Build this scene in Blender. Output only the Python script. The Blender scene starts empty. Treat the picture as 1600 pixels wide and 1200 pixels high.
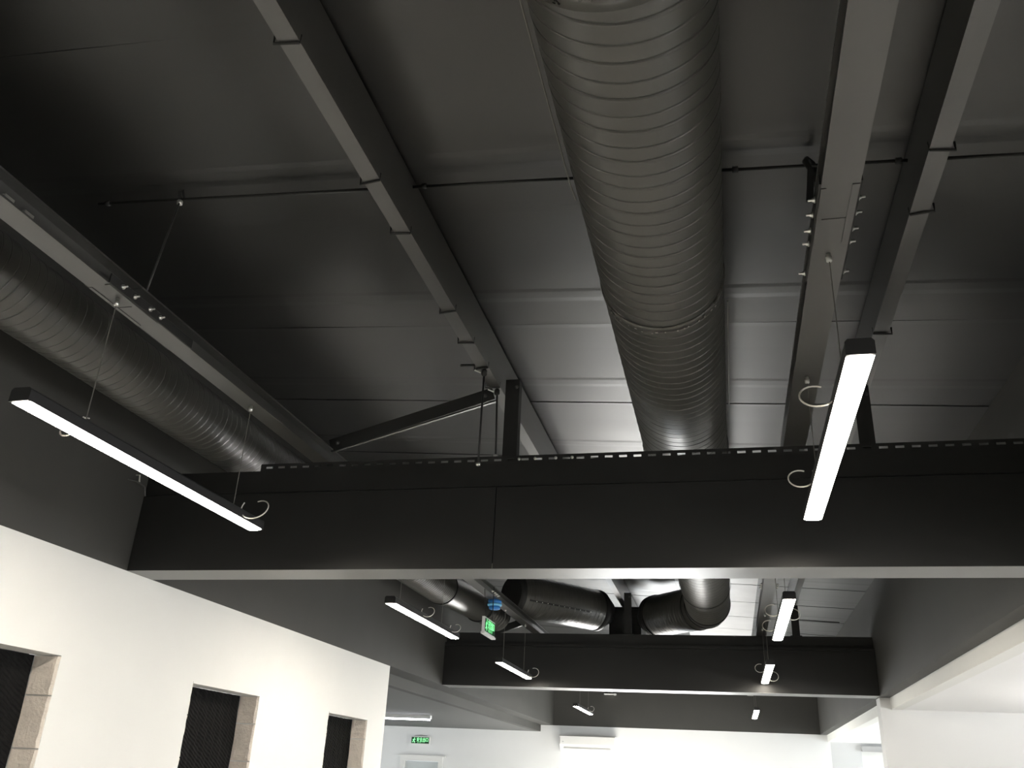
import bpy, bmesh, math, random
from mathutils import Vector, Matrix

random.seed(7)
sc = bpy.context.scene
H = 1.55                                   # eye height above the floor; all z below are relative to the eye

# ------------------------------------------------------------------ camera
cd = bpy.data.cameras.new('camera')
cam = bpy.data.objects.new('camera', cd)
sc.collection.objects.link(cam)
R_ = Vector((0.9736585, 0.2234590, 0.0453334))
U_ = Vector((0.0516555, -0.4098286, 0.9106988))
W_ = Vector((-0.2220828, 0.8843679, 0.4105760))
M = Matrix((R_, U_, -W_)).transposed().to_4x4()
M.translation = Vector((0, 0, H))
cam.matrix_world = M
cd.sensor_width = 36.0
cd.lens = 1370.0 / 1600.0 * 36.0
cd.clip_start = 0.02
cd.clip_end = 200
sc.camera = cam

# ------------------------------------------------------------------ world, exposure, daylight
w = bpy.data.worlds.new('world')
sc.world = w
w.use_nodes = True
w.node_tree.nodes['Background'].inputs['Color'].default_value = (0.75, 0.85, 1.0, 1)
w.node_tree.nodes['Background'].inputs['Strength'].default_value = 0.6
sc.view_settings.view_transform = 'Standard'
sc.view_settings.look = 'None'
sc.view_settings.exposure = 0.2
sc.view_settings.gamma = 1.0
sc.view_settings.use_curve_mapping = False

LAMP_POWER = 76.0                          # emission strength of the pendant diffusers
LAMP_COLOR = (1.0, 0.915, 0.79, 1)

def area(name, loc, rot, sx, sy, power, col):
    d = bpy.data.lights.new(name, 'AREA')
    d.shape = 'RECTANGLE'; d.size = sx; d.size_y = sy; d.energy = power; d.color = col
    o = bpy.data.objects.new(name, d)
    sc.collection.objects.link(o)
    o.location = (loc[0], loc[1], loc[2] + H); o.rotation_euler = rot
    return o
# daylight through the windows of the rooms on the right (out of frame)
area('daylight_near', (6.3, 3.0, -0.25), (0, math.radians(100), 0), 1.7, 9.0, 200, (0.97, 0.98, 1.0))
area('daylight_far', (6.3, 14.6, -0.25), (0, math.radians(108), 0), 1.7, 5.0, 220, (0.93, 0.98, 1.0))
# daylight through the open glazed door in the far wall, below the frame
area('daylight_door', (-1.35, 18.2, -.72), (math.radians(-90), 0, 0), 2.6, 1.6, 120, (0.95, 0.99, 1.0))
# low sun coming in through that door and landing on the floor in front of it
sd_ = bpy.data.lights.new('sun', 'SUN'); sd_.energy = 130.0; sd_.angle = math.radians(1.0); sd_.color = (1.0, 0.98, 0.95)
so_ = bpy.data.objects.new('sun', sd_); sc.collection.objects.link(so_)
so_.location = (0, 24, 5); so_.rotation_euler = (math.radians(-65), 0, math.radians(-7))
# unseen fill light added in the left side room to brighten the far end
area('fill_left', (-8.9, 14.5, -0.25), (0, math.radians(-90), 0), 1.6, 5.0, 80, (0.95, 0.99, 1.0))

# ------------------------------------------------------------------ materials
def mat(name, col, rough=0.5, spec=0.5, metal=0.0, var=0.0, vscale=3.0, bump=0.0, bscale=40.0, stretch=(1, 1, 1), rvar=0.0, coat=0.0):
    m = bpy.data.materials.new(name); m.use_nodes = True
    nt = m.node_tree; b = nt.nodes['Principled BSDF']
    b.inputs['Base Color'].default_value = (*col, 1)
    b.inputs['Roughness'].default_value = rough
    b.inputs['Specular IOR Level'].default_value = spec
    b.inputs['Metallic'].default_value = metal
    if var or bump or rvar:
        tc = nt.nodes.new('ShaderNodeTexCoord')
        mp = nt.nodes.new('ShaderNodeMapping'); mp.inputs['Scale'].default_value = stretch
        nt.links.new(tc.outputs['Object'], mp.inputs['Vector'])
    if var or rvar:
        n = nt.nodes.new('ShaderNodeTexNoise'); n.inputs['Scale'].default_value = vscale; n.inputs['Detail'].default_value = 6
        nt.links.new(mp.outputs['Vector'], n.inputs['Vector'])
    if var:
        r = nt.nodes.new('ShaderNodeMapRange')
        r.inputs['From Min'].default_value = 0.3; r.inputs['From Max'].default_value = 0.7
        r.inputs['To Min'].default_value = 1 - var; r.inputs['To Max'].default_value = 1 + var
        nt.links.new(n.outputs['Fac'], r.inputs['Value'])
        mx = nt.nodes.new('ShaderNodeVectorMath'); mx.operation = 'SCALE'
        mx.inputs[0].default_value = col
        nt.links.new(r.outputs['Result'], mx.inputs['Scale'])
        nt.links.new(mx.outputs['Vector'], b.inputs['Base Color'])
    if rvar:
        r2 = nt.nodes.new('ShaderNodeMapRange')
        r2.inputs['From Min'].default_value = 0.3; r2.inputs['From Max'].default_value = 0.7
        r2.inputs['To Min'].default_value = rough - rvar; r2.inputs['To Max'].default_value = rough + rvar
        nt.links.new(n.outputs['Fac'], r2.inputs['Value'])
        nt.links.new(r2.outputs['Result'], b.inputs['Roughness'])
    if bump:
        n2 = nt.nodes.new('ShaderNodeTexNoise'); n2.inputs['Scale'].default_value = bscale; n2.inputs['Detail'].default_value = 5
        nt.links.new(mp.outputs['Vector'], n2.inputs['Vector'])
        bp = nt.nodes.new('ShaderNodeBump'); bp.inputs['Strength'].default_value = bump; bp.inputs['Distance'].default_value = 0.01
        nt.links.new(n2.outputs['Fac'], bp.inputs['Height'])
        nt.links.new(bp.outputs['Normal'], b.inputs['Normal'])
    return m

def emis(name, col, strength):
    m = bpy.data.materials.new(name); m.use_nodes = True
    b = m.node_tree.nodes['Principled BSDF']
    b.inputs['Base Color'].default_value = (0.9, 0.9, 0.9, 1)
    b.inputs['Emission Color'].default_value = col
    b.inputs['Emission Strength'].default_value = strength
    return m

ROOF = mat('black_roof_membrane', (0.010, 0.0098, 0.0088), 0.37, 0.5, var=0.15, vscale=1.6, bump=0.012, bscale=7, stretch=(0.35, 2.0, 1), rvar=0.02)
ROOF.node_tree.nodes['Principled BSDF'].inputs['IOR'].default_value = 1.8
STEEL = mat('black_satin_steel', (0.040, 0.039, 0.0355), 0.36, 0.5, var=0.10, vscale=5)
STEEL.node_tree.nodes['Principled BSDF'].inputs['IOR'].default_value = 1.95
PALE_SHEET = mat('pale_roof_sheet', (0.80, 0.80, 0.81), 0.34, 0.5, var=0.05, vscale=3)  # paler colour for the middle of the farther roof strips
SOFFIT = mat('sheen_lightened_soffit', (0.10, 0.099, 0.094), 0.38, 0.5, var=0.05, vscale=3)  # lighter than the boards: reflected sheen on the underside put into the base colour
SOFFIT.node_tree.nodes['Principled BSDF'].inputs['IOR'].default_value = 1.8
STEEL_DK = mat('black_dull_steel', (0.022, 0.022, 0.021), 0.55, 0.35, var=0.10, vscale=5)
BOARD = mat('black_painted_board', (0.016, 0.0158, 0.015), 0.42, 0.4, var=0.10, vscale=2.0, bump=0.03, bscale=30)
PLASTER = mat('charcoal_plaster', (0.050, 0.0495, 0.045), 0.65, 0.4, var=0.10, vscale=1.2, bump=0.03, bscale=60)
DUCT = mat('black_painted_duct', (0.060, 0.0585, 0.052), 0.37, 0.75, var=0.12, vscale=3, bump=0.012, bscale=14, rvar=0.04)
COLLAR = mat('scuffed_duct_collar', (0.085, 0.082, 0.072), 0.34, 0.6, var=0.45, vscale=22, rvar=0.1)
WHITE = mat('white_paint', (0.84, 0.84, 0.81), 0.6, 0.4, var=0.015, vscale=2)
WHITE_C = mat('white_paint_cool', (0.83, 0.84, 0.84), 0.6, 0.4, var=0.015, vscale=2)
SHADEW = mat('shaded_white_paint', (0.62, 0.63, 0.635), 0.6, 0.4)  # white wall lying in shade, the shade put into this grey
WHITE_P = mat('soft_white_paint', (0.76, 0.765, 0.76), 0.6, 0.4)
AAC = mat('aerated_concrete', (0.80, 0.73, 0.65), 0.9, 0.2, var=0.10, vscale=9, bump=0.5, bscale=60)
FLOORM = mat('pale_tile', (0.36, 0.352, 0.332), 0.35, 0.5, var=0.05, vscale=4)
ZINC = mat('bright_zinc', (0.75, 0.74, 0.70), 0.3, 0.5, metal=0.9)
ROD = mat('dull_rod', (0.05, 0.05, 0.047), 0.5, 0.5)
WIRE = mat('steel_cable', (0.16, 0.155, 0.14), 0.5, 0.5, metal=0.3)
CLEAR = mat('pale_power_cord', (0.75, 0.72, 0.66), 0.35, 0.5)
HOUS = mat('black_lamp_housing', (0.02, 0.02, 0.02), 0.4, 0.5)
GLOW = emis('lit_diffuser', LAMP_COLOR, LAMP_POWER)
GLOW_COOL = emis('lit_cool_tube', (0.92, 0.92, 1.0, 1), 14.0)
BLUE = mat('blue_plastic_cap', (0.03, 0.22, 0.60), 0.4, 0.5)
BLUE_L = mat('pale_blue_plastic', (0.16, 0.50, 0.78), 0.4, 0.5)
PLASTIC = mat('white_plastic', (0.82, 0.82, 0.80), 0.4, 0.5)
SIGN_DK = mat('dark_green_sign_face', (0.004, 0.05, 0.015), 0.3, 0.5)
SIGN_GL = emis('lit_green_lettering', (0.04, 0.9, 0.16, 1), 1.0)
GLASSY = mat('pale_door_leaf', (0.60, 0.64, 0.65), 0.35, 0.5)
GREYBOX = mat('grey_blind_box', (0.42, 0.42, 0.42), 0.5, 0.4)

def foam_mat():
    m = mat('black_ridged_foam', (0.012, 0.012, 0.012), 0.9, 0.15)
    nt = m.node_tree; b = nt.nodes['Principled BSDF']
    tc = nt.nodes.new('ShaderNodeTexCoord')
    mp = nt.nodes.new('ShaderNodeMapping'); mp.inputs['Rotation'].default_value = (math.radians(28), 0, 0)
    wv = nt.nodes.new('ShaderNodeTexWave'); wv.bands_direction = 'Z'; wv.inputs['Scale'].default_value = 14
    wv.inputs['Distortion'].default_value = 2.5; wv.inputs['Detail'].default_value = 3
    bp = nt.nodes.new('ShaderNodeBump'); bp.inputs['Strength'].default_value = 0.8; bp.inputs['Distance'].default_value = 0.02
    nt.links.new(tc.outputs['Object'], mp.inputs['Vector']); nt.links.new(mp.outputs['Vector'], wv.inputs['Vector'])
    nt.links.new(wv.outputs['Fac'], bp.inputs['Height']); nt.links.new(bp.outputs['Normal'], b.inputs['Normal'])
    return m
FOAM = foam_mat()

# ------------------------------------------------------------------ mesh helpers
def BM(): return bmesh.new()

def box(bm, x0, x1, y0, y1, z0, z1):
    v = [bm.verts.new((x, y, z)) for z in (z0, z1) for y in (y0, y1) for x in (x0, x1)]
    for f in ((0, 2, 3, 1), (4, 5, 7, 6), (0, 1, 5, 4), (2, 6, 7, 3), (0, 4, 6, 2), (1, 3, 7, 5)):
        bm.faces.new([v[i] for i in f])

def B(*a):
    bm = BM(); box(bm, *a); return bm

def frame_of(d):
    d = d.normalized()
    a = Vector((0, 0, 1)) if abs(d.z) < 0.9 else Vector((1, 0, 0))
    u = d.cross(a).normalized(); v = u.cross(d).normalized()
    return u, v

def tube(bm, pts, r, n=8, closed=False, cap=True):
    pts = [Vector(p) for p in pts]; rings = []
    N = len(pts); pu = None
    for i, p in enumerate(pts):
        if closed: d = pts[(i + 1) % N] - pts[i - 1]
        else: d = pts[min(i + 1, N - 1)] - pts[max(i - 1, 0)]
        d.normalize()
        if pu is None: u, v = frame_of(d)
        else:
            u = (pu - d * pu.dot(d)).normalized(); v = u.cross(d).normalized()
        pu = u
        rr = r[i] if isinstance(r, (list, tuple)) else r
        rings.append([bm.verts.new(p + u * rr * math.cos(2 * math.pi * k / n) + v * rr * math.sin(2 * math.pi * k / n)) for k in range(n)])
    M_ = N if closed else N - 1
    for i in range(M_):
        a, b = rings[i], rings[(i + 1) % N]
        for k in range(n):
            f = bm.faces.new((a[k], a[(k + 1) % n], b[(k + 1) % n], b[k])); f.smooth = n > 6
    if cap and not closed:
        bm.faces.new(rings[0][::-1]); bm.faces.new(rings[-1])

def T(pts, r, n=8, closed=False):
    bm = BM(); tube(bm, pts, r, n, closed); return bm

def obox(bm, p0, p1, wd, ht, up=(0, 0, 1)):
    """box beam from p0 to p1, wd across, ht along up"""
    p0, p1 = Vector(p0), Vector(p1); d = (p1 - p0).normalized(); up = Vector(up)
    s = d.cross(up).normalized(); t = s.cross(d).normalized()
    v = [bm.verts.new(p + s * wd / 2 * a + t * ht / 2 * b) for p in (p0, p1) for a, b in ((-1, -1), (1, -1), (1, 1), (-1, 1))]
    for f in ((3, 2, 1, 0), (4, 5, 6, 7), (0, 1, 5, 4), (1, 2, 6, 5), (2, 3, 7, 6), (3, 0, 4, 7)):
        bm.faces.new([v[i] for i in f])

def extrude_profile(bm, prof, y0, y1, smooth=False):
    """closed xz profile extruded along y, capped"""
    a = [bm.verts.new((x, y0, z)) for x, z in prof]; b = [bm.verts.new((x, y1, z)) for x, z in prof]
    n = len(prof)
    for i in range(n):
        f = bm.faces.new((a[i], a[(i + 1) % n], b[(i + 1) % n], b[i])); f.smooth = smooth
    bm.faces.new(a[::-1]); bm.faces.new(b)

SEAM = ((0, 0), (.03, 0), (.41, 0), (.455, 0), (.460, -.0035), (.475, -.0035), (.480, 0), (.515, 0), (.86, 0), (.905, 0), (.910, -.010), (.940, -.010), (.945, .001), (.97, .001))
def spiral(bm, p0, p1, R, pitch, n=56, prof=SEAM, depth=1.0):
    """spiral-wound duct: one helical strip with a seam and a mid corrugation"""
    p0, p1 = Vector(p0), Vector(p1); L = (p1 - p0).length; d = (p1 - p0).normalized()
    u, v = frame_of(d)
    turns = int(math.ceil(L / pitch)) + 1
    rings = []
    for t in range(-1, turns):
        for o, dr in prof:
            ring = []
            for k in range(n):
                a = 2 * math.pi * k / n
                s = (t + o + k / n) * pitch
                s = min(max(s, 0), L)
                rr = R + dr * depth
                ring.append(bm.verts.new(p0 + d * s + u * rr * math.cos(a) + v * rr * math.sin(a)))
            rings.append(ring)
    m = len(prof)
    for i in range(len(rings) - 1):
        a, b = rings[i], rings[i + 1]
        for k in range(n):
            if k < n - 1: q = (a[k], a[k + 1], b[k + 1], b[k])
            else:
                if i + m + 1 >= len(rings): continue
                q = (a[k], rings[i + m][0], rings[i + m + 1][0], b[k])
            f = bm.faces.new(q); f.smooth = True
    # drop the collapsed ends
    dead = [f for f in bm.faces if f.calc_area() < 1e-9]
    bmesh.ops.delete(bm, geom=dead, context='FACES')
    loose = [x for x in bm.verts if not x.link_faces]
    bmesh.ops.delete(bm, geom=loose, context='VERTS')

def seg_pipe(bm, pts, R, n=48, gore=True):
    """segmented elbow: gores with a small raised lock seam between them"""
    pts = [Vector(p) for p in pts]
    tube(bm, pts, R, n, cap=False)

def ring_band(bm, c, d, R, wd, th, n=48):
    c = Vector(c); d = Vector(d).normalized(); u, v = frame_of(d)
    prof = ((-wd / 2, 0), (-wd / 2, th), (wd / 2, th), (wd / 2, 0))
    rs = []
    for o, h in prof:
        rs.append([bm.verts.new(c + d * o + (u * math.cos(2 * math.pi * k / n) + v * math.sin(2 * math.pi * k / n)) * (R + h)) for k in range(n)])
    for i in range(4):
        a, b = rs[i], rs[(i + 1) % 4]
        for k in range(n):
            f = bm.faces.new((a[k], a[(k + 1) % n], b[(k + 1) % n], b[k])); f.smooth = i == 1

def lathe(bm, c, prof, n=20, axis=(0, 0, 1)):
    c = Vector(c); d = Vector(axis).normalized(); u, v = frame_of(d)
    rs = [[bm.verts.new(c + d * h + (u * math.cos(2 * math.pi * k / n) + v * math.sin(2 * math.pi * k / n)) * r) for k in range(n)] for r, h in prof]
    for a, b in zip(rs, rs[1:]):
        for k in range(n):
            f = bm.faces.new((a[k], a[(k + 1) % n], b[(k + 1) % n], b[k])); f.smooth = True
    bm.faces.new(rs[0][::-1]); bm.faces.new(rs[-1])

# ------------------------------------------------------------------ object helpers
def _link(name, bm, m, offset):
    bmesh.ops.recalc_face_normals(bm, faces=bm.faces)
    me = bpy.data.meshes.new(name)
    bmesh.ops.translate(bm, verts=bm.verts, vec=-Vector(offset))
    bm.to_mesh(me); bm.free()
    me.materials.append(m)
    o = bpy.data.objects.new(name, me)
    sc.collection.objects.link(o)
    return o

def root_of(o):
    while o.parent: o = o.parent
    return o

def tag(o, label=None, cat=None, group=None, kind=None):
    if label: o['label'] = label
    if cat: o['category'] = cat
    if group: o['group'] = group
    if kind: o['kind'] = kind
    return o

def thing(name, loc, label, cat, group=None):
    o = bpy.data.objects.new(name, None)
    sc.collection.objects.link(o)
    o.empty_display_size = 0.1
    o.location = (loc[0], loc[1], loc[2] + H)
    return tag(o, label, cat, group)

def part(name, bm, m, parent, label=None, shift=None):
    r = root_of(parent)
    off = Vector(r.location) - Vector((0, 0, H))
    o = _link(name, bm, m, off)
    o.parent = parent
    if label: o['label'] = label
    return o

def piece(src, parent, offset, name=None):
    """copy of a part (shared mesh) moved by offset"""
    c = src.copy(); sc.collection.objects.link(c); c.parent = parent
    c.location = Vector(src.location) + Vector(offset)
    return c

def solo(name, bm, m, loc, label, cat, group=None):
    o = _link(name, bm, m, loc)
    o.location = (loc[0], loc[1], loc[2] + H)
    return tag(o, label, cat, group)

def struct(name, bm, m, loc=(0, 0, 0)):
    o = _link(name, bm, m, loc)
    o.location = (loc[0], loc[1], loc[2] + H)
    o['kind'] = 'structure'
    return o

def copy_tree(o, parent=None):
    c = o.copy(); sc.collection.objects.link(c)
    if parent: c.parent = parent
    for ch in list(o.children): copy_tree(ch, c)
    return c

# ------------------------------------------------------------------ dimensions
XL, XR = -3.36, 1.597                      # dark upper walls of the hall
ZW = 1.0                                   # bottom of the dark upper walls
ZC = 0.88                                  # ceilings of the side rooms
YF = 18.1                                  # far wall
YB = -4.5                                  # back wall, behind the camera
FL = -H
def roof(x): return 2.26 - 0.062 * (x + 0.2)

# ------------------------------------------------------------------ floor, roof
struct('floor', B(-9.2, 6.6, YB, YF + .25, FL - .1, FL), FLOORM)

bm = BM()
xs = (XL - .12, XR + .12)
v = []
for y in (YB, YF + .25):
    for x, dz in ((xs[0], .03), (xs[1], .03), (xs[1], .12), (xs[0], .12)):
        v.append(bm.verts.new((x, y, roof(x) + dz)))
for f in ((0, 1, 5, 4), (1, 2, 6, 5), (2, 3, 7, 6), (3, 0, 4, 7), (3, 2, 1, 0), (4, 5, 6, 7)):
    bm.faces.new([v[i] for i in f])
ceil = struct('ceiling', bm, ROOF)
# membrane strips laid across the roof, each lapping under the next, a shallow fold along each
def strip(y0, y1, x0, x1, lap=0.0024):
    bm = BM()
    a, b = (-lap, .0015) if y0 > 3.9 else (.0015, -lap * .8)     # which way the lap steps
    prof = [(y0, .03), (y0, a), (y0 + .04, a * .5), (y0 + .30, .0005), (y0 + .71, .0), (y0 + .74, -.0018), (y0 + .80, -.0018), (y0 + .84, .0), (y1 - .04, b * .6), (y1, b), (y1, .03)]
    nx = 5
    cols = []
    for i in range(nx + 1):
        x = x0 + (x1 - x0) * i / nx
        wob = .004 * math.sin(x * 2.1 + y0 * 3.0)
        cols.append([bm.verts.new((x, y + wob, roof(x) + dz)) for y, dz in prof])
    for a, b in zip(cols, cols[1:]):
        for k in range(len(prof) - 1):
            bm.faces.new((a[k], a[k + 1], b[k + 1], b[k]))
    return bm
y = 2.0 - 1.1 * 5
while y < YF:
    y1 = min(y + 1.1, YF + .2)
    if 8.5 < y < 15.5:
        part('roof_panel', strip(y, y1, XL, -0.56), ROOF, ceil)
        part('roof_panel', strip(y, y1, -0.559, 0.40), PALE_SHEET, ceil, 'pale roof sheet')
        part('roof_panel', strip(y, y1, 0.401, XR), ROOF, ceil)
    else:
        part('roof_panel', strip(y, y1, XL, XR), ROOF, ceil)
    y += 1.1

# ------------------------------------------------------------------ hall walls
# left: white block wall with three openings, ends in the open at y=8.85
WT = 0.20
holes = [(3.17, 4.08, .49), (5.335, 6.235, .483), (7.487, 8.39, .463)]
HB = -0.72
wall = BM()
ys = [YB] + [q for h in holes for q in h[:2]] + [8.85]
XI = XL - .004
for i in range(0, len(ys), 2):
    box(wall, XL - WT, XL, ys[i], ys[i + 1], FL, ZW)
for (a, b, t) in holes:
    box(wall, XL - WT, XL, a, b, t, ZW)
    box(wall, XL - WT, XL, a, b, FL, HB)
wl = struct('wall_left', wall, WHITE)
# bare aerated-concrete blocks lining the far side and near side of each opening, edges chipped
def block(yface, side, z0, z1, seed):
    rnd = random.Random(seed)
    bm = BM()
    n = 7
    t = .012
    rows = []
    for i in range(n + 1):
        z = z0 + .004 + (z1 - z0 - .008) * i / n
        e = XL + .0015 - (0 if i in (0, n) else rnd.uniform(0, .007))
        yy = yface - side * (t + rnd.uniform(-.0015, .0015))
        rows.append([bm.verts.new((XL - .148, yface, z)), bm.verts.new((XL - .148, yy, z)), bm.verts.new((e - .012, yy, z)),
                     bm.verts.new((e, yface - side * (t * .35), z)), bm.verts.new((e, yface, z))])
    for a, b in zip(rows, rows[1:]):
        for k in range(5):
            bm.faces.new((a[k], a[(k + 1) % 5], b[(k + 1) % 5], b[k]))
    bm.faces.new(rows[0][::-1]); bm.faces.new(rows[-1])
    return bm
for hi, (a, b, t) in enumerate(holes):
    for side, yf in ((1, b), (-1, a)):
        zs = [t - .012, .281, .030, -.22, -.47, HB]
        for k in range(5):
            part('block', block(yf, side, zs[k + 1], zs[k], hi * 20 + k + (50 if side < 0 else 0)), AAC, wl)
    part('lintel_strip', B(XL - .148, XL + .004, a, b, t - .012, t), WHITE, wl)
names = ('black ridged foam panel filling the nearest opening at the left frame edge',
         'black ridged foam panel filling the middle opening in the white wall',
         'black ridged foam panel filling the farthest opening near the wall end')
for (a, b, t), lb in zip(holes, names):
    bm = BM()
    n = 24; mm = 12
    grid = [[bm.verts.new((XL - .150 + .004 * math.sin(i * 2.2 + j * 1.3), a + .013 + (b - a - .026) * i / n, HB + .004 + (t - .018 - HB) * j / mm)) for j in range(mm + 1)] for i in range(n + 1)]
    for i in range(n):
        for j in range(mm):
            bm.faces.new((grid[i][j], grid[i + 1][j], grid[i + 1][j + 1], grid[i][j + 1]))
    box(bm, XL - .19, XL - .156, a + .013, b - .013, HB + .004, t - .014)
    solo('foam_panel', bm, FOAM, (XL - .15, (a + b) / 2, HB), lb, 'foam panel', 'foam panels in the wall openings')

struct('wall_left_upper', B(XL - .26, XL, YB, YF, ZW, 2.55), PLASTER)
struct('trim_1', B(XL - .36, XL - .26, 8.85, YF, ZC, 1.12), PLASTER)      # dropped edge of the side ceiling
struct('ceiling_left', B(-9.0, XL - .36, 6.0, YF, ZC, ZC + .05), mat('grey_side_ceiling', (0.11, 0.112, 0.11), 0.6, 0.4))
struct('wall_left_outer', B(-9.1, -9.0, 6.0, YF, FL, ZC), WHITE_C)
struct('wall_left_cross', B(-9.0, XL - WT, 8.72, 8.85, FL, ZC), WHITE_C)

struct('wall_right_upper', B(XR, XR + .125, YB, YF, ZW, 2.55), PLASTER)
struct('trim_2', B(XR + .122, XR + .24, YB, YF, ZC, ZW + .05), WHITE)         # white lintel under the dark wall, set back
struct('ceiling_right', B(XR + .24, 6.4, YB, YF, ZC, ZC + .05), mat('bright_white_ceiling', (0.92, 0.92, 0.92), 0.6, 0.3))
struct('wall_right_cross', B(XR + .015, 6.4, 10.83, 11.08, FL, ZC + .0), WHITE_P)
struct('trim_3', B(XR + .015, XR + .122, 10.83, 11.08, ZC, ZW), WHITE_P)
struct('wall_back', B(-9.1, 6.4, YB - .1, YB, FL, 2.6), WHITE)
# right outer wall with two large window openings (out of frame)
bm = BM()
for y0, y1 in ((YB, -2.6), (6.6, 12.0), (17.2, YF)):
    box(bm, 6.4, 6.5, y0, y1, FL, ZC)
for y0, y1 in ((-2.6, 6.6), (12.0, 17.2)):
    box(bm, 6.4, 6.5, y0, y1, FL, -1.15); box(bm, 6.4, 6.5, y0, y1, .65, ZC)
struct('wall_right', bm, WHITE_C)

# far wall: white below, dark above; the stretch behind the right-hand rooms is white greyed for its shade, with an opening
bm = BM()
box(bm, -9.0, -6.40, YF, YF + .15, FL, ZW); box(bm, -5.62, -2.7, YF, YF + .15, FL, ZW); box(bm, -.05, XR + .165, YF, YF + .15, FL, ZW); box(bm, -2.7, -.05, YF, YF + .15, .12, ZW)
box(bm, -6.40, -5.62, YF, YF + .15, .30, ZW)
struct('wall_far', bm, WHITE_C)
struct('wall_far_upper', B(XL, XR, YF - .06, YF + .1, ZW, 2.55), PLASTER)
bm = BM()
box(bm, XR + .165, 2.28, YF, YF + .15, FL, ZC); box(bm, 2.28, 3.4, YF, YF + .15, .83, ZC); box(bm, 3.4, 6.4, YF, YF + .15, FL, ZC)
struct('wall_far_right', bm, SHADEW)
bx = thing('blind_box', (2.8, YF - .05, .72), 'grey blind box across the head of the far right opening', 'blind')
part('box', B(2.28, 3.4, YF - .10, YF - .001, .745, .83), GREYBOX, bx)
part('slot_lip', B(2.28, 3.4, YF - .115, YF - .10, .735, .75), GREYBOX, bx)
dr = struct('door_2', B(2.30, 3.38, YF + .06, YF + .10, FL, .82), WHITE)
part('door_frame', B(2.281, 2.32, YF + .02, YF + .12, FL, .825), WHITE, dr)

# ------------------------------------------------------------------ door in the far wall
d1 = struct('door_1', B(-6.36, -5.66, YF + .03, YF + .07, FL, .245), GLASSY)
bm = BM()
box(bm, -6.45, -6.36, YF - .03, YF + .12, FL, .335); box(bm, -5.66, -5.57, YF - .03, YF + .12, FL, .335)
box(bm, -6.36, -5.66, YF - .03, YF + .12, .25, .335)
part('door_frame', bm, PLASTIC, d1)
part('door_head', B(-6.50, -5.52, YF - .055, YF, .335, .36), PLASTIC, d1)
part('door_handle', T([(-5.74, YF + .02, -.5), (-5.74, YF - .03, -.5), (-5.86, YF - .03, -.5)], .011), ZINC, d1)

d3 = struct('door_3', B(-2.7, -2.64, YF + .02, YF + .12, FL, .115), PLASTIC)
part('door_frame', B(-.11, -.05, YF + .02, YF + .12, FL, .115), PLASTIC, d3)
part('door_frame', B(-2.64, -.11, YF + .02, YF + .12, .06, .115), PLASTIC, d3)

# ------------------------------------------------------------------ cross beams
def slotted_strip(x0, x1, yy, z0, z1, pitch=.077, slot=.042, hs=.013):
    bm = BM(); t = .004
    zc = (z0 + z1) / 2
    box(bm, x0, x1, yy, yy + t, z0, zc - hs / 2); box(bm, x0, x1, yy, yy + t, zc + hs / 2, z1)
    x = x0
    while x < x1:
        box(bm, x, min(x + pitch - slot, x1), yy, yy + t, zc - hs / 2, zc + hs / 2)
        x += pitch
    return bm
cb = thing('cross_beam', (-.88, 4.565, 1.0), 'deep black boxed cross beam spanning the whole picture behind the two nearest pendants', 'beam', 'boxed cross beams')
part('core', B(XL + .003, XR - .003, 4.46, 4.68, 1.03, 1.585), STEEL_DK, cb)
part('lower_panel', B(XL + .003, -1.176, 4.44, 4.46, 1.002, 1.448), BOARD, cb)
part('lower_panel', B(-1.172, XR - .003, 4.44, 4.46, 1.002, 1.448), BOARD, cb)
part('upper_panel', B(XL + .003, XR - .003, 4.447, 4.46, 1.453, 1.585), BOARD, cb)
part('back_panel', B(XL + .003, XR - .003, 4.68, 4.69, 1.002, 1.585), BOARD, cb)
part('soffit_panel', B(XL + .003, XR - .003, 4.441, 4.689, 1.000, 1.03), SOFFIT, cb)
part('slotted_strip', slotted_strip(-2.62, XR - .01, 4.452, 1.585, 1.630), STEEL_DK, cb, 'perforated black strip with a row of slots')
part('top_flange', B(XL + .003, XR - .003, 4.50, 4.68, 1.585, 1.60), STEEL_DK, cb)
bolt0 = None
for x in (-1.055, -.965, -.85, -.76):
    bm = BM(); lathe(bm, (x, 4.451, 1.607), ((.004, .012), (.008, .010), (.009, .003), (.005, 0)), 8, (0, -1, 0))
    part('bolt', bm, ZINC, cb)

cb2 = thing('cross_beam', (-.88, 10.8, 1.0), 'second black boxed cross beam farther down the hall beneath the crossing ducts', 'beam', 'boxed cross beams')
part('core', B(XL + .003, XR - .003, 10.67, 10.94, 1.03, 1.50), STEEL_DK, cb2)
part('front_panel', B(XL + .003, XR - .003, 10.65, 10.67, 1.002, 1.46), BOARD, cb2)
part('upper_panel', B(XL + .003, XR - .003, 10.656, 10.67, 1.464, 1.50), BOARD, cb2)
part('back_panel', B(XL + .003, XR - .003, 10.94, 10.96, 1.002, 1.50), BOARD, cb2)
part('soffit_panel', B(XL + .003, XR - .003, 10.651, 10.959, 1.0, 1.03), SOFFIT, cb2)
part('top_flange', B(XL + .003, XR - .003, 10.72, 10.92, 1.50, 1.628), STEEL_DK, cb2)

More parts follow.
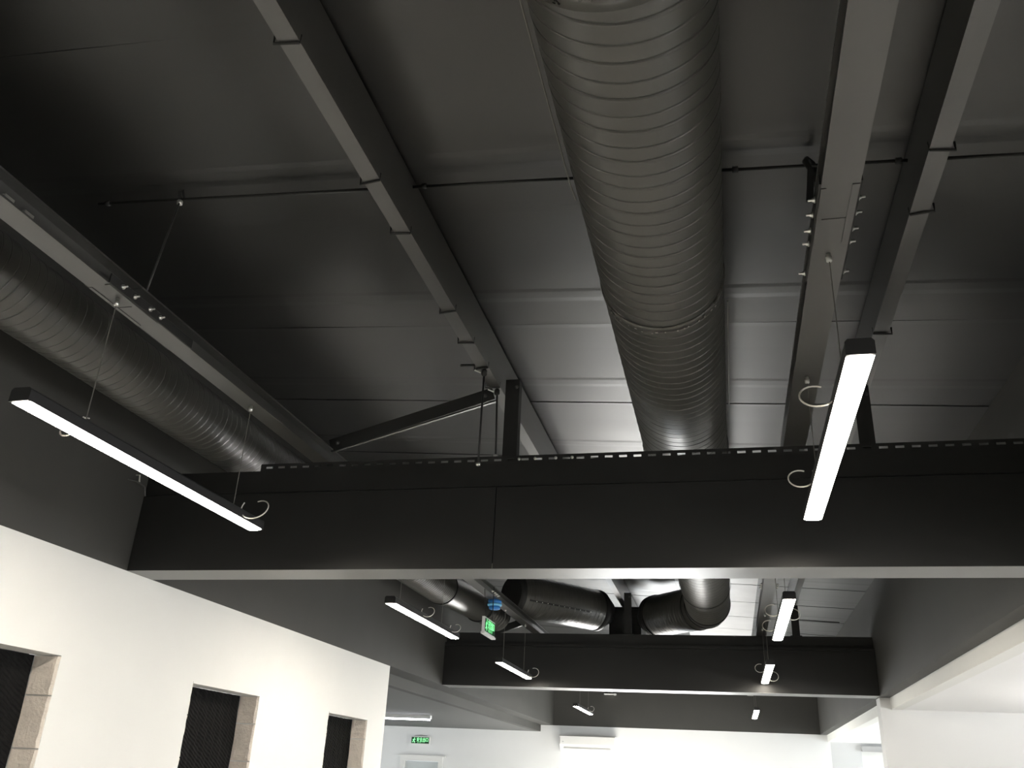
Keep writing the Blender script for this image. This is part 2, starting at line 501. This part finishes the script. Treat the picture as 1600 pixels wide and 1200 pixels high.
# ------------------------------------------------------------------ hung rails (channels the pendants hang from)
def rail(x0, x1, zb, label, side_bolts, splice, slots, other):
    r = thing('hanging_rail', ((x0 + x1) / 2, 4.5, zb), label, 'rail', 'steel rails hung under the roof')
    h = .090; xm = (x0 + x1) / 2
    for y0, y1 in ((YB + .05, splice - .02), (splice - .016, YF - .08)):
        bm = BM(); box(bm, x0, x1, y0, y1, zb, zb + .008); part('bottom_flange', bm, STEEL, r)
        bm = BM(); box(bm, xm - .003, xm + .003, y0, y1, zb + .008, zb + h - .008); part('web', bm, STEEL, r)
        bm = BM(); box(bm, x0, x1, y0, y1, zb + h - .008, zb + h); part('top_flange', bm, STEEL, r)
    # splice plates along both flange edges and lapped plates under the flange
    for xa, xb in ((x0 - .006, x0 - .0005), (x1 + .0005, x1 + .006)):
        part('splice_plate', B(xa, xb, splice - .20, splice + .36, zb + .001, zb + .040), STEEL_DK, r)
    part('splice_plate', B(x1 - .022, x1 - .001, splice - .19, splice + .12, zb - .003, zb - .0003), STEEL, r)
    part('splice_plate', B(x0 + .001, x0 + .015, splice - .18, splice + .13, zb - .003, zb - .0003), STEEL, r)
    for yb in side_bolts:
        for s, xx in ((-1, x0 - .006), (1, x1 + .006)):
            bm = BM()
            lathe(bm, (xx, yb + (.006 if s > 0 else 0), zb + .022), ((.0105, 0), (.0105, .005), (.0065, .0055), (.0065, .010), (.004, .012), (.004, .022), (.002, .023)), 8, (s, 0, 0))
            part('bolt', bm, ZINC, r)
    for ys_ in slots:
        bm = BM(); box(bm, x1 - .012, x1 + .001, ys_ - .020, ys_ + .020, zb + .008, zb + .018)
        part('bright_plate', bm, ZINC, r)  # bright plates set where the slots sit
    return r
railL = rail(-2.29, -2.19, 1.632, 'black steel rail on the left carrying the left pendant row', (2.485, 2.561, 2.662, 2.732, 8.3, 8.38, 8.46, 8.54), 2.62, (1.82, 1.907, 1.997), 0)
railR = rail(.343, .453, 1.632, 'black steel rail on the right carrying the right pendant row, bolts on both flanks', (2.346, 2.424, 2.513, 2.588, 2.775, 8.0, 8.08, 8.16), 2.44, (), 0)

# ------------------------------------------------------------------ purlins (Z sections under the roof)
def purlin(xw, zb, sgn, label, ties):
    """web at xw, bottom flange towards sgn"""
    p = thing('purlin', (xw, 4.5, zb), label, 'purlin', 'roof purlins')
    t = .006; fw = .062; lip = .016
    zt = roof(xw) - .014
    a = xw; b = xw + sgn * fw
    x0, x1 = min(a, b), max(a, b)
    bm = BM(); box(bm, *(sorted((a, a - sgn * t))), YB + .05, YF - .08, zb, zt); part('web', bm, STEEL, p)
    bm = BM(); box(bm, x0, x1, YB + .05, YF - .08, zb, zb + t); part('bottom_flange', bm, STEEL, p)
    bm = BM(); box(bm, *(sorted((b, b - sgn * t))), YB + .05, YF - .08, zb + t, zb + t + lip); part('lip', bm, STEEL, p)
    bm = BM(); box(bm, *(sorted((a, a + sgn * fw))), YB + .05, YF - .08, zt - t, zt); part('top_flange', bm, STEEL, p)
    for k, yy in enumerate(ties):
        bm = BM(); e = .004
        lo, hi = x0 - e - (.012 if sgn < 0 else 0), x1 + e + (.012 if sgn > 0 else 0)
        sk = .012 * (1 if k % 2 else -1)
        tube(bm, [(lo, yy + sk, zb + .03), (lo, yy + sk, zb - .004), (hi, yy, zb - .004), (hi, yy, zb + .03)], .0045, 6)
        part('tie_wire', bm, STEEL_DK, p)
    return p
purlin(-1.199, 2.06, -1, 'black roof purlin left of the big duct, running from top left to the strut', (1.83, 2.525, 2.885, 3.555, 3.90, 4.20, 4.47, 8.3))
purlin(.752, 1.977, 1, 'black roof purlin right of the right hand rail at the upper right', (2.59, 2.937, 3.92, 7.9, 8.6))
# struts and braces at the two cross beams
def strut(x0, x1, y0, y1, z0, z1, label):
    s = thing('roof_strut', ((x0 + x1) / 2, (y0 + y1) / 2, z0), label, 'strut', 'short struts between beam and purlin')
    bm = BM(); t = .008
    box(bm, x0, x1, y0, y0 + t, z0, z1); part('face', bm, STEEL_DK, s)
    bm = BM(); box(bm, x1 - t, x1, y0 + t, y1, z0, z1); part('flange', bm, STEEL_DK, s)
    bm = BM(); box(bm, x0 - .02, x1 + .02, y0 - .01, y1 + .03, z0, z0 + .008); part('foot_plate', bm, STEEL_DK, s)
    bm = BM(); lathe(bm, ((x0 + x1) / 2 + .025, y0, z1 - .05), ((.011, 0), (.011, .006), (.005, .007), (.005, .018)), 8, (0, -1, 0)); part('bolt', bm, ROD, s)
strut(-1.168, -1.086, 4.505, 4.57, 1.602, 2.12, 'upright black strut from the near cross beam to the left purlin')
strut(.722, .800, 4.505, 4.57, 1.602, 1.976, 'upright black strut behind the nearest right pendant')
strut(-1.168, -1.086, 10.74, 10.81, 1.63, 2.12, 'upright black strut on the far cross beam among the ducts')
strut(.745, .83, 10.74, 10.81, 1.63, 1.976, 'upright black strut on the far cross beam beside the second right pendant')
def brace(p0, p1, wd, label):
    b = thing('diagonal_brace', p1, label, 'brace', 'diagonal braces')
    bm = BM(); obox(bm, p0, p1, .008, wd, (0, 0, 1)); part('leg_plate', bm, STEEL_DK, b)
    d = (Vector(p1) - Vector(p0)).normalized(); n = Vector((-d.z, 0, d.x)); n = n if n.z < 0 else -n
    o = n * (wd / 2)
    bm = BM(); obox(bm, Vector(p0) + o + Vector((0, .03, 0)), Vector(p1) + o + Vector((0, .010, 0)), .016, .008); part('flange', bm, STEEL, b)
    for p in (Vector(p0) + d * .05, Vector(p1) - d * .05):
        bm = BM(); lathe(bm, p - Vector((0, .004, 0)), ((.012, 0), (.012, .006), (.006, .007), (.006, .02)), 8, (0, -1, 0)); part('bolt', bm, ROD, b)
brace((-1.235, 4.49, 2.03), (-2.215, 4.49, 1.745), .075, 'black diagonal brace rising from the left rail to the left purlin')
brace((-2.33, 10.75, 1.80), (-3.10, 10.75, 1.53), .075, 'black diagonal brace behind the hanging exit sign')

# hanger rods under the left purlin
def hrod(x, y, z0, z1, xb, label):
    h = thing('hanger_rod', (x, y, z0), label, 'rod', 'threaded rods clamped under the left purlin')
    part('rod', T([(xb, y, z0), (x, y, z1)], .0055, 8), STEEL_DK, h)
    bm = BM(); lathe(bm, (x, y, z1 - .035), ((.006, -.01), (.016, 0), (.016, .025), (.008, .035)), 10); part('clamp', bm, STEEL_DK, h)
    bm = BM(); lathe(bm, (xb, y, z0 - .006), ((.006, 0), (.014, .004), (.014, .016), (.006, .018)), 6); part('nut', bm, ZINC, h)
    part('clamp_screw', T([(x - .02, y, z1 - .02), (x - .05, y - .02, z1 - .012)], .004, 6), ZINC, h)
hrod(-1.221, 4.22, 1.50, 2.058, -1.222, 'nearer black hanger rod ending in a nut in front of the cross beam')
hrod(-1.213, 4.485, 1.64, 2.058, -1.20, 'farther black hanger rod beside the upright strut')
solo('clamp_bolt', T([(-1.262, 4.16, 2.055), (-1.32, 4.10, 2.03)], [.008, .007], 8), STEEL_DK, (-1.29, 4.13, 2.04), 'short black bolt sticking out sideways under the left purlin', 'bolt')

# sag rods under the roof
for (xa, xb, lb) in ((-2.75, -1.262, 'thin black tie rod at the upper left, left of the left purlin'),
                     (-1.19, -.44, 'thin black tie rod between the left purlin and the big duct'),
                     (.08, .745, 'thin black tie rod between the big duct and the right purlin'),
                     (.815, 1.58, 'thin black tie rod at the right frame edge')):
    s = thing('tie_rod', ((xa + xb) / 2, 2.85, roof(0) - .06), lb, 'rod', 'tie rods under the roof')
    part('rod', T([(xa, 2.85, roof(xa) - .055), (xb, 2.85, roof(xb) - .055)], .0065, 8), STEEL_DK, s)
    for x in (xa + .05, xb - .03):
        bm = BM(); lathe(bm, (x, 2.85, roof(x) - .055), ((.008, -.012), (.013, -.010), (.013, .010), (.008, .012)), 6, (1, 0, 0)); part('nut', bm, STEEL_DK, s)
for (xa, xb, yy, lb) in ((-1.19, .745, 6.9, 'thin tie rod high over the second bay beyond the near cross beam'), (.82, 1.5, 12.7, 'thin tie rod under the roof beyond the far strut at right')):
    s = thing('tie_rod', ((xa + xb) / 2, yy, roof(xa) - .06), lb, 'rod', 'tie rods under the roof')
    part('rod', T([(xa, yy, roof(xa) - .04), (xb, yy, roof(xb) - .04)], .0065, 8), STEEL_DK, s)

# hangers from tie rods down to the rails
h = thing('rail_hanger', (-2.24, 2.70, 1.72), 'thin steel rod hanging from the tie rod to the left rail', 'hanger', 'rail hangers')
part('rod', T([(-2.235, 2.68, 1.716), (-2.31, 2.846, 2.33)], .0045, 8), ROD, h)
bm = BM(); lathe(bm, (-2.31, 2.846, 2.315), ((.004, -.012), (.013, -.008), (.013, .010), (.005, .014)), 8); part('nut', bm, ZINC, h)
part('hook', T([(-2.31, 2.846, 2.33), (-2.312, 2.83, 2.365), (-2.312, 2.85, 2.385), (-2.312, 2.87, 2.36)], .006, 6), STEEL_DK, h)
h = thing('rail_hanger', (.35, 2.36, 1.72), 'dark strap hooked over the tie rod and bolted to the right rail', 'hanger', 'rail hangers')
bm = BM(); obox(bm, (.322, 2.36, 1.66), (.398, 2.80, 2.12), .022, .006, (0, -1, 0)); part('strap', bm, STEEL_DK, h)
part('hook', T([(.398, 2.80, 2.11), (.385, 2.825, 2.17), (.395, 2.85, 2.20), (.418, 2.872, 2.19), (.425, 2.86, 2.13), (.405, 2.81, 2.05)], .011, 8), STEEL_DK, h)

# ------------------------------------------------------------------ ducts
DX, DZ, DR = -.18, 1.93, .25
du = thing('spiral_duct', (DX, 4.0, DZ), 'big black spiral duct in the middle running away overhead and turning left', 'duct', 'spiral ducts')
bm = BM(); spiral(bm, (DX, -1.5, DZ), (DX, 1.49, DZ), DR, .132); part('pipe', bm, DUCT, du)
bm = BM(); spiral(bm, (DX, 1.49, DZ), (DX, 3.17, DZ), DR, .132); part('pipe', bm, DUCT, du)
bm = BM(); spiral(bm, (DX, 3.17, DZ), (DX, 10.34, DZ), DR, .128); part('pipe', bm, DUCT, du)
def collar(c, d, R, wd, par, m=COLLAR, th=.004, name='collar', label='scuffed joint collar'):
    bm = BM(); ring_band(bm, c, d, R, wd, th); part(name, bm, m, par, label)
collar((DX, 1.50, DZ), (0, 1, 0), DR + .001, .07, du)
collar((DX, 3.17, DZ), (0, 1, 0), DR + .001, .035, du)
# bits of torn silver tape along the joint at y = 3.17
for k in range(16):
    a = -.95 + 1.9 * k / 15 + random.uniform(-.05, .05)
    s = random.uniform(.004, .011); yy = 3.19 + random.uniform(-.006, .006)
    bm = BM(); rr = DR + .0065
    q = [bm.verts.new((DX + rr * math.sin(a + da), yy + dy, DZ - rr * math.cos(a + da))) for da, dy in ((-s * 2.2, -.003), (s * 2, -.004), (s * 2.6, .004), (-s * 1.8, .005))]
    q2 = [bm.verts.new(v_.co + (v_.co - Vector((DX, v_.co.y, DZ))).normalized() * .0012) for v_ in q]
    bm.faces.new(q[::-1]); bm.faces.new(q2)
    for i in range(4): bm.faces.new((q[i], q[(i + 1) % 4], q2[(i + 1) % 4], q2[i]))
    part('tape_scrap', bm, ZINC, du)
th = math.radians(42)
C0 = Vector((DX, 10.38, DZ)); rad = .40
pts = [C0 + Vector((-rad * (1 - math.cos(th * i / 4)), rad * math.sin(th * i / 4), 0)) for i in range(5)]
d2 = Vector((-math.sin(th), math.cos(th), 0))
bm = BM(); tube(bm, [C0 - Vector((0, .04, 0))] + pts + [pts[-1] + d2 * .04], DR + .003, 56, cap=False); part('elbow', bm, DUCT, du)
for p, d in ((C0 - Vector((0, .03, 0)), Vector((0, 1, 0))), (pts[2], Vector((-math.sin(th / 2), math.cos(th / 2), 0))), (pts[-1] + d2 * .03, d2)):
    collar(p, d, DR + .002, .018, du, STEEL_DK, .006, 'lock_seam', None)
HUB = Vector((-1.24, 11.62, DZ))
e0 = pts[-1] + d2 * .03; e1 = e0 + d2 * .74
bm = BM(); spiral(bm, e0, e1, DR, .10); part('branch_pipe', bm, DUCT, du)
bm = BM(); tube(bm, [e1 - d2 * .01, e1 + d2 * .08, e1 + d2 * .24], [DR + .004, DR + .004, DR - .10], 48); part('reducer', bm, STEEL_DK, du)
collar(e1, d2, DR + .004, .02, du, STEEL_DK, .006, 'lock_seam', None)
# straps and wires of the big duct
for yy in (1.38, 5.2, 9.3):
    bm = BM()
    ring_band(bm, (DX, yy, DZ), (0, 1, 0), DR + .006, .028, .003)
    part('hanger_strap', bm, STEEL_DK, du)
    part('strap_drop', B(DX - DR - .012, DX - DR - .007, yy - .014, yy + .014, DZ, roof(DX - DR) - .01), STEEL_DK, du)
solo('duct_wire', T([(-.4515, 1.45, 1.92), (-.452, 2.5, 1.925), (-.44, 2.56, 1.90)], .0028, 6), WIRE, (-.4515, 2.0, 1.92), 'thin wire running along the left side of the big duct', 'wire')
solo('duct_wire', T([(.082, 3.3, 1.86), (.083, 4.4, 1.86)], .003, 6), WIRE, (.082, 3.8, 1.86), 'thin wire running along the right side of the big duct', 'wire')

# left trunk
dl = thing('spiral_duct', (-2.92, 4.0, 1.83), 'slimmer black spiral duct along the left wall behind the left rail', 'duct', 'spiral ducts')
bm = BM(); spiral(bm, (-2.92, -1.5, 1.83), (-2.92, 7.6, 1.83), .17, .105, 44); part('pipe', bm, DUCT, dl)
FLEX = tuple((i / 8, .006 * math.sin(2 * math.pi * i / 8)) for i in range(8))
bm = BM(); spiral(bm, (-2.92, 7.6, 1.83), (-2.92, 9.0, 1.83), .172, .05, 40, FLEX); part('flexible_sleeve', bm, DUCT, dl, 'finely ribbed flexible sleeve')
collar((-2.92, 9.0, 1.83), (0, 1, 0), .172, .03, dl, STEEL_DK, .010, 'flange', None)
dv = Vector((.16, 1.1, 0)).normalized(); q0 = Vector((-2.92, 9.0, 1.83)); q1 = Vector((-2.80, 10.08, 1.83))
bm = BM(); tube(bm, [q0, q0 + dv * .3, q1], .168, 44, cap=False); part('plain_pipe', bm, DUCT, dl)
collar(q1, dv, .17, .035, dl, STEEL_DK, .012, 'flange', None)
bm = BM(); spiral(bm, q1, q1 + Vector((.14, .42, -.05)), .165, .05, 40, FLEX); part('flexible_sleeve', bm, DUCT, dl)

# left branch to the plenum
lb_ = thing('branch_duct', (-1.9, 10.9, DZ), 'large black branch duct slanting across to the plenum on the left of the far beam', 'duct')
a0 = Vector((-2.40, 10.18, 1.99)); dd = Vector((.8, .98, 0)).normalized(); a1 = a0 + dd * 1.28
bm = BM(); spiral(bm, a0, a1, DR, .13); part('pipe', bm, DUCT, lb_)
bm = BM(); tube(bm, [a0, a0 - dd * .05], [DR, DR - .05], 48); part('end_cap', bm, STEEL_DK, lb_)
bm = BM(); tube(bm, [a1 - dd * .02, a1 + dd * .05, a1 + dd * .22], [DR + .004, DR + .004, DR - .10], 48); part('reducer', bm, STEEL_DK, lb_)
# lengthwise lock seam with rivets
sd = (Vector((0, 0, -1)) * .35 + Vector((dd.y, -dd.x, 0)) * .94).normalized()
bm = BM(); obox(bm, a0 + sd * (DR + .003) + dd * .05, a1 + sd * (DR + .003) - dd * .3, .02, .006, sd); part('lock_seam', bm, STEEL_DK, lb_)
for k in range(11):
    p = a0 + sd * (DR + .006) + dd * (.15 + .085 * k)
    bm = BM(); lathe(bm, p, ((.006, 0), (.006, .004), (.003, .006)), 6, sd); part('rivet', bm, ZINC, lb_)
pl = thing('plenum_box', (-1.2, 11.85, 1.63), 'dark square plenum box where the two slanting ducts meet', 'plenum')
part('casing', B(-1.42, -1.02, 11.30, 12.0, 1.64, 2.05), STEEL_DK, pl)
for z in (1.64, 2.02):
    bm = BM(); box(bm, -1.44, -1.0, 11.28, 11.30, z, z + .03); part('rim', bm, STEEL_DK, pl)

# ------------------------------------------------------------------ pendants
def pendant(xc, y0, y1, zb, cables, zr, loops, label, group):
    L = thing('linear_pendant', (xc, (y0 + y1) / 2, zb), label, 'lamp', group)
    hw = .038
    bm = BM()
    prof = [(xc - hw, zb + .012), (xc + hw, zb + .012), (xc + hw, zb + .050), (xc + hw - .008, zb + .058), (xc - hw + .008, zb + .058), (xc - hw, zb + .050)]
    extrude_profile(bm, prof, y0 + .012, y1 - .012); part('housing', bm, HOUS, L)
    bm = BM()
    n = 8; pr = [(xc + (hw - .001) * math.cos(a), zb + .0115 - .007 * math.sin(a)) for a in [math.pi * i / n for i in range(n + 1)]]
    extrude_profile(bm, pr, y0 + .014, y1 - .014, True); part('diffuser', bm, GLOW, L, 'glowing warm white diffuser')
    for ya, yb in ((y0, y0 + .0115), (y1 - .0115, y1)):
        bm = BM(); extrude_profile(bm, [(xc - hw - .001, zb + .010), (xc + hw + .001, zb + .010), (xc + hw + .001, zb + .050), (xc + hw - .007, zb + .059), (xc - hw + .007, zb + .059), (xc - hw - .001, zb + .050)], ya, yb)
        part('end_cap', bm, HOUS, L)
    for yc, ytop in cables:
        c = part('suspension_cable', T([(xc, yc, zb + .058), (xc, ytop, zr)], .0022, 6), WIRE, L)
        bm = BM(); lathe(bm, (xc, ytop, zr - .030), ((.005, 0), (.010, .003), (.011, .018), (.008, .020), (.008, .030)), 12); part('cable_grip', bm, ZINC, c)
    for yl, sx, rr in loops:
        bm = BM()
        k = [(xc + sx * (.02 + rr + rr * math.cos(t)), yl + .35 * rr * math.sin(t) + .01 * t, zb + .065 + rr * .9 * math.sin(t)) for t in [2.6 + 5.6 * i / 22 for i in range(23)]]
        tube(bm, k, .003, 6); part('cord_loop', bm, CLEAR, L)
    return L
GL, GR = 'pendants of the left row', 'pendants of the right row'
zL, zR = 1.055, 1.082
ordn = ['nearest', 'second', 'third']
LL = 'linear pendant with a glowing diffuser, '
pendant(-2.235, 2.22, 3.85, zL, ((2.54, 2.54), (3.61, 3.61)), 1.632, ((2.52, -1, .055), (3.62, 1, .06)), LL + 'largest one at the left of the picture', GL)
pendant(-2.235, 5.76, 7.36, zL, ((5.95, 5.95), (6.95, 6.95)), 1.632, ((6.35, 1, .045), (7.1, 1, .04)), LL + 'left row just beyond the near cross beam', GL)
pendant(-2.235, 8.92, 10.38, zL, ((9.1, 9.1), (10.1, 10.1)), 1.632, ((10.2, 1, .06),), LL + 'left row in front of the far cross beam', GL)
pendant(-2.30, 14.15, 15.8, zL, ((14.6, 14.6), (15.5, 15.5)), 1.632, ((15.3, 1, .05),), LL + 'smallest of the left row, above the air conditioner', GL)
pendant(.398, 2.28, 3.93, zR, ((2.628, 2.628), (3.605, 3.605)), 1.632, ((2.62, -1, .055), (3.45, -1, .05)), LL + 'largest one at the right of the picture', GR)
pendant(.398, 5.72, 7.40, zR, ((6.05, 6.05), (7.05, 7.05)), 1.632, ((6.35, -1, .05), (7.0, -1, .05), (6.5, 1, .05)), LL + 'right row just beyond the near cross beam', GR)
pendant(.398, 8.93, 10.55, zR, ((9.3, 9.3), (10.2, 10.2)), 1.632, ((9.6, -1, .05), (10.3, 1, .06)), LL + 'right row in front of the far cross beam', GR)
pendant(.398, 14.25, 15.95, zR, ((14.6, 14.6), (15.5, 15.5)), 1.632, (), LL + 'smallest of the right row', GR)
pendant(-2.235, -1.05, .58, zL, ((-.8, -.8), (.3, .3)), 1.632, (), LL + 'left row behind the viewpoint', GL)
pendant(.398, -1.05, .60, zR, ((-.8, -.8), (.3, .3)), 1.632, (), LL + 'right row behind the viewpoint', GR)

# unseen fill lights added to brighten the ceiling of the right hand room
GLOW_UP = emis('lit_fill_uplight', (1.0, 0.98, 0.94, 1), 66.0)
for k, yy in enumerate((1.6, 5.2, 8.4)):
    u = thing('fill_uplight', (3.9, yy, .30), ('first', 'second', 'third')[k] + ' added fill uplight in the right hand room, beyond the right frame edge', 'lamp', 'added fill uplights of the right hand room')
    part('tray', B(3.80, 4.00, yy - .9, yy + .9, .28, .32), HOUS, u)
    part('diffuser', B(3.81, 3.99, yy - .89, yy + .89, .321, .33), GLOW_UP, u, 'glowing top of the added fill uplight')
    for e in (-.7, .7):
        part('suspension_cable', T([(3.9, yy + e, .33), (3.9, yy + e, ZC)], .002, 6), WIRE, u)
# tube lamp of the side room at left
tl = thing('tube_lamp', (-5.6, 14.45, .79), 'cool white tube lamp under the grey side ceiling above the far exit sign', 'lamp')
part('housing', B(-6.6, -4.70, 14.41, 14.49, .825, .88), PLASTIC, tl)
bm = BM(); extrude_profile(bm, [(14.415, .825), (14.485, .825), (14.475, .805), (14.425, .805)], -4.72, -6.58)
for v_ in bm.verts: v_.co = Vector((v_.co.y, v_.co.x, v_.co.z))
part('diffuser', bm, GLOW_COOL, tl, 'glowing cool white diffuser')

# ------------------------------------------------------------------ signs
GLYPH = {  # strokes on a 10 x 10 grid
 'an':  [(5, 10, 5, 9), (1, 8.6, 9, 8.6), (1, 8.6, 1, 7.4), (9, 8.6, 9, 7.4), (.5, 5, 9.5, 5), (4.6, 7.5, 2.6, 3), (2.6, 3, 8.4, 0), (7, 5, 5, 2), (5, 2, 1, 0)],
 'quan':[(5, 10, .5, 6), (5, 10, 9.5, 6), (2.5, 5.6, 7.5, 5.6), (2.5, 3, 7.5, 3), (1, .3, 9, .3), (5, 5.6, 5, .3)],
 'chu': [(5, 10, 5, .3), (1.8, 8.6, 1.8, 5.4), (8.2, 8.6, 8.2, 5.4), (1.8, 5.4, 8.2, 5.4), (1, 4, 1, .3), (9, 4, 9, .3), (1, .3, 9, .3)],
 'kou': [(1.4, 8.6, 1.4, .6), (8.6, 8.6, 8.6, .6), (1.4, 8.6, 8.6, 8.6), (1.4, 1.4, 8.6, 1.4)],
 'man': [(6, 10, 6.8, 9.2), (5.6, 8, 4.4, 4.6), (5.6, 8, 8.4, 6.4), (5.2, 7.4, 2.6, 6.4), (2.6, 6.4, 2, 4.8), (4.4, 4.6, 7, 2.8), (7, 2.8, 6.6, .3), (4.4, 4.6, 3.2, 2), (3.2, 2, .6, 2)],
 'E': [(2, 10, 2, 0), (2, 10, 8, 10), (2, 5, 7, 5), (2, 0, 8, 0)], 'X': [(1.5, 10, 8.5, 0), (8.5, 10, 1.5, 0)], 'I': [(5, 10, 5, 0)], 'T': [(1, 10, 9, 10), (5, 10, 5, 0)],
}
def glyphs(seq, fx, t=.002, th=.9):
    """seq: (glyph, u0, v0, w, h) on a face; fx maps (u, v, n) to space"""
    bm = BM()
    for g, u0, v0, gw, gh in seq:
        for a, b, c, d in GLYPH[g]:
            p = Vector((u0 + a / 10 * gw, v0 + b / 10 * gh)); q = Vector((u0 + c / 10 * gw, v0 + d / 10 * gh))
            e = (q - p); l = e.length or 1e-6; e = e / l; s = Vector((-e.y, e.x)) * (gw / 10 * th / 2); p = p - e * abs(s.length) * .5; q = q + e * abs(s.length) * .5
            vs = [bm.verts.new(fx(*(k + z * s), n)) for n in (0, t) for k, z in ((p, -1), (q, -1), (q, 1), (p, 1))]
            for f in ((0, 1, 2, 3), (4, 5, 6, 7), (0, 1, 5, 4), (1, 2, 6, 5), (2, 3, 7, 6), (3, 0, 4, 7)): bm.faces.new([vs[i] for i in f])
    return bm
# hanging exit sign, its lit face turned across the hall
xs_ = -2.16; y0, y1, z0, z1 = 8.0, 8.40, 1.215, 1.365
sg = thing('exit_sign', (xs_, 8.2, z0), 'green lit exit sign hanging edge on from the left rail under the blue cap', 'exit sign')
bm = BM()
box(bm, xs_ - .022, xs_ + .002, y0, y1, z0 + .012, z1)
part('frame', bm, PLASTIC, sg)
part('face', B(xs_ + .002, xs_ + .005, y0 + .02, y1 - .012, z0 + .022, z1 - .012), SIGN_DK, sg, 'dark green sign face')
part('base_rail', B(xs_ - .028, xs_ + .012, y0 - .004, y1 + .004, z0 - .006, z0 + .012), PLASTIC, sg)
fx = lambda u, v_, n: Vector((xs_ + .0055 + n, y0 + .03 + u, z0 + .03 + v_))
part('lettering', glyphs([('man', .0, .0, .075, .10), ('an', .095, .032, .055, .07), ('quan', .155, .032, .055, .07), ('chu', .215, .032, .055, .07), ('kou', .275, .032, .055, .07),
                          ('E', .12, .0, .022, .022), ('X', .16, .0, .022, .022), ('I', .20, .0, .022, .022), ('T', .24, .0, .022, .022)], fx, th=1.3), SIGN_GL, sg, 'glowing green characters and running figure')
part('drop_wire', T([(xs_ - .01, 8.33, z1), (xs_ - .01, 8.33, 1.70)], .0045, 6), STEEL_DK, sg)
part('drop_wire', T([(xs_ - .01, 8.08, z1), (-2.195, 8.08, 1.632)], .003, 6), STEEL_DK, sg)
# far exit sign over the door
sg = thing('exit_sign', (-6.06, YF - .02, .56), 'small green lit exit sign on the far white wall above the door', 'exit sign')
part('frame', B(-6.265, -5.865, YF - .035, YF - .001, .556, .70), PLASTIC, sg)
part('face', B(-6.25, -5.88, YF - .038, YF - .035, .570, .686), SIGN_DK, sg, 'dark green sign face')
fx = lambda u, v_, n: Vector((-6.235 + u, YF - .0385 - n, .58 + v_))
part('lettering', glyphs([('man', .0, .0, .08, .095), ('an', .095, .028, .058, .068), ('quan', .158, .028, .058, .068), ('chu', .221, .028, .058, .068), ('kou', .284, .028, .058, .068),
                          ('E', .12, .0, .022, .020), ('X', .16, .0, .022, .020), ('I', .20, .0, .022, .020), ('T', .24, .0, .022, .020)], fx, th=1.3), SIGN_GL, sg, 'glowing green characters and running figure')
part('mount_plate', T([(-6.20, YF - .01, .715), (-6.06, YF - .01, .722), (-5.93, YF - .01, .715)], [.004, .012, .004], 8), GREYBOX, sg)

# smoke detector with its blue dust cap under the left rail
dt = thing('smoke_detector', (-2.24, 8.66, 1.55), 'smoke detector in a bright blue dust cap under the left rail', 'detector')
bm = BM(); lathe(bm, (-2.24, 8.66, 1.600), ((.062, 0), (.068, .008), (.068, .0315)), 24); part('base', bm, BLUE, dt)
bm = BM(); lathe(bm, (-2.24, 8.66, 1.572), ((.050, 0), (.072, .006), (.074, .022), (.066, .028)), 24); part('cap_rim', bm, BLUE_L, dt)
bm = BM(); lathe(bm, (-2.24, 8.66, 1.540), ((.040, 0), (.056, .006), (.058, .030), (.050, .032)), 24); part('dust_cap', bm, BLUE, dt)

# ------------------------------------------------------------------ air conditioner on the far wall
ac = thing('air_conditioner', (-2.67, YF - .1, .55), 'white split air conditioner mounted on the far white wall', 'air conditioner')
bm = BM()
prof = [(YF - .002, .82), (YF - .19, .82), (YF - .215, .80), (YF - .215, .66), (YF - .17, .575), (YF - .11, .55), (YF - .002, .55)]
a = [bm.verts.new((-3.20, yy, zz)) for yy, zz in prof]; b = [bm.verts.new((-2.14, yy, zz)) for yy, zz in prof]
for i in range(len(prof)): bm.faces.new((a[i], a[(i + 1) % len(prof)], b[(i + 1) % len(prof)], b[i]))
bm.faces.new(a); bm.faces.new(b[::-1]); part('body', bm, PLASTIC, ac)
part('front_panel', B(-3.19, -2.15, YF - .222, YF - .2155, .665, .805), PLASTIC, ac)
bm = BM(); obox(bm, (-3.12, YF - .1905, .617), (-2.22, YF - .1905, .617), .006, .08, (0, .45, .9)); part('air_flap', bm, PLASTIC, ac)
part('indicator', B(-3.15, -3.12, YF - .225, YF - .222, .70, .71), GREYBOX, ac)

# small pale fitting on the dark far wall
fl = thing('wall_fitting', (-2.25, YF - .1, 1.58), 'small flat pale fitting high on the dark far wall below the far beam', 'fixture')
part('plate', B(-2.36, -2.12, YF - .14, YF - .061, 1.585, 1.605), PLASTIC, fl)
part('sensor', B(-2.16, -2.12, YF - .17, YF - .14, 1.57, 1.605), PLASTIC, fl)

# hooks on the dark left wall
hk = thing('wall_hook', (XL + .01, 4.335, 1.51), 'small pale pin on the dark left wall below the nearest left pendant', 'hook', 'fixings on the dark left wall')
part('pin', T([(XL + .001, 4.33, 1.545), (XL + .022, 4.335, 1.545), (XL + .024, 4.342, 1.505)], .005, 6), ZINC, hk)
hk = thing('wall_hook', (XL + .01, 4.40, 1.46), 'bent dull bracket on the dark left wall just before the cross beam', 'hook', 'fixings on the dark left wall')
part('arm', T([(XL + .001, 4.27, 1.50), (XL + .03, 4.31, 1.50), (XL + .032, 4.39, 1.49), (XL + .032, 4.41, 1.44)], .005, 6), ROD, hk)
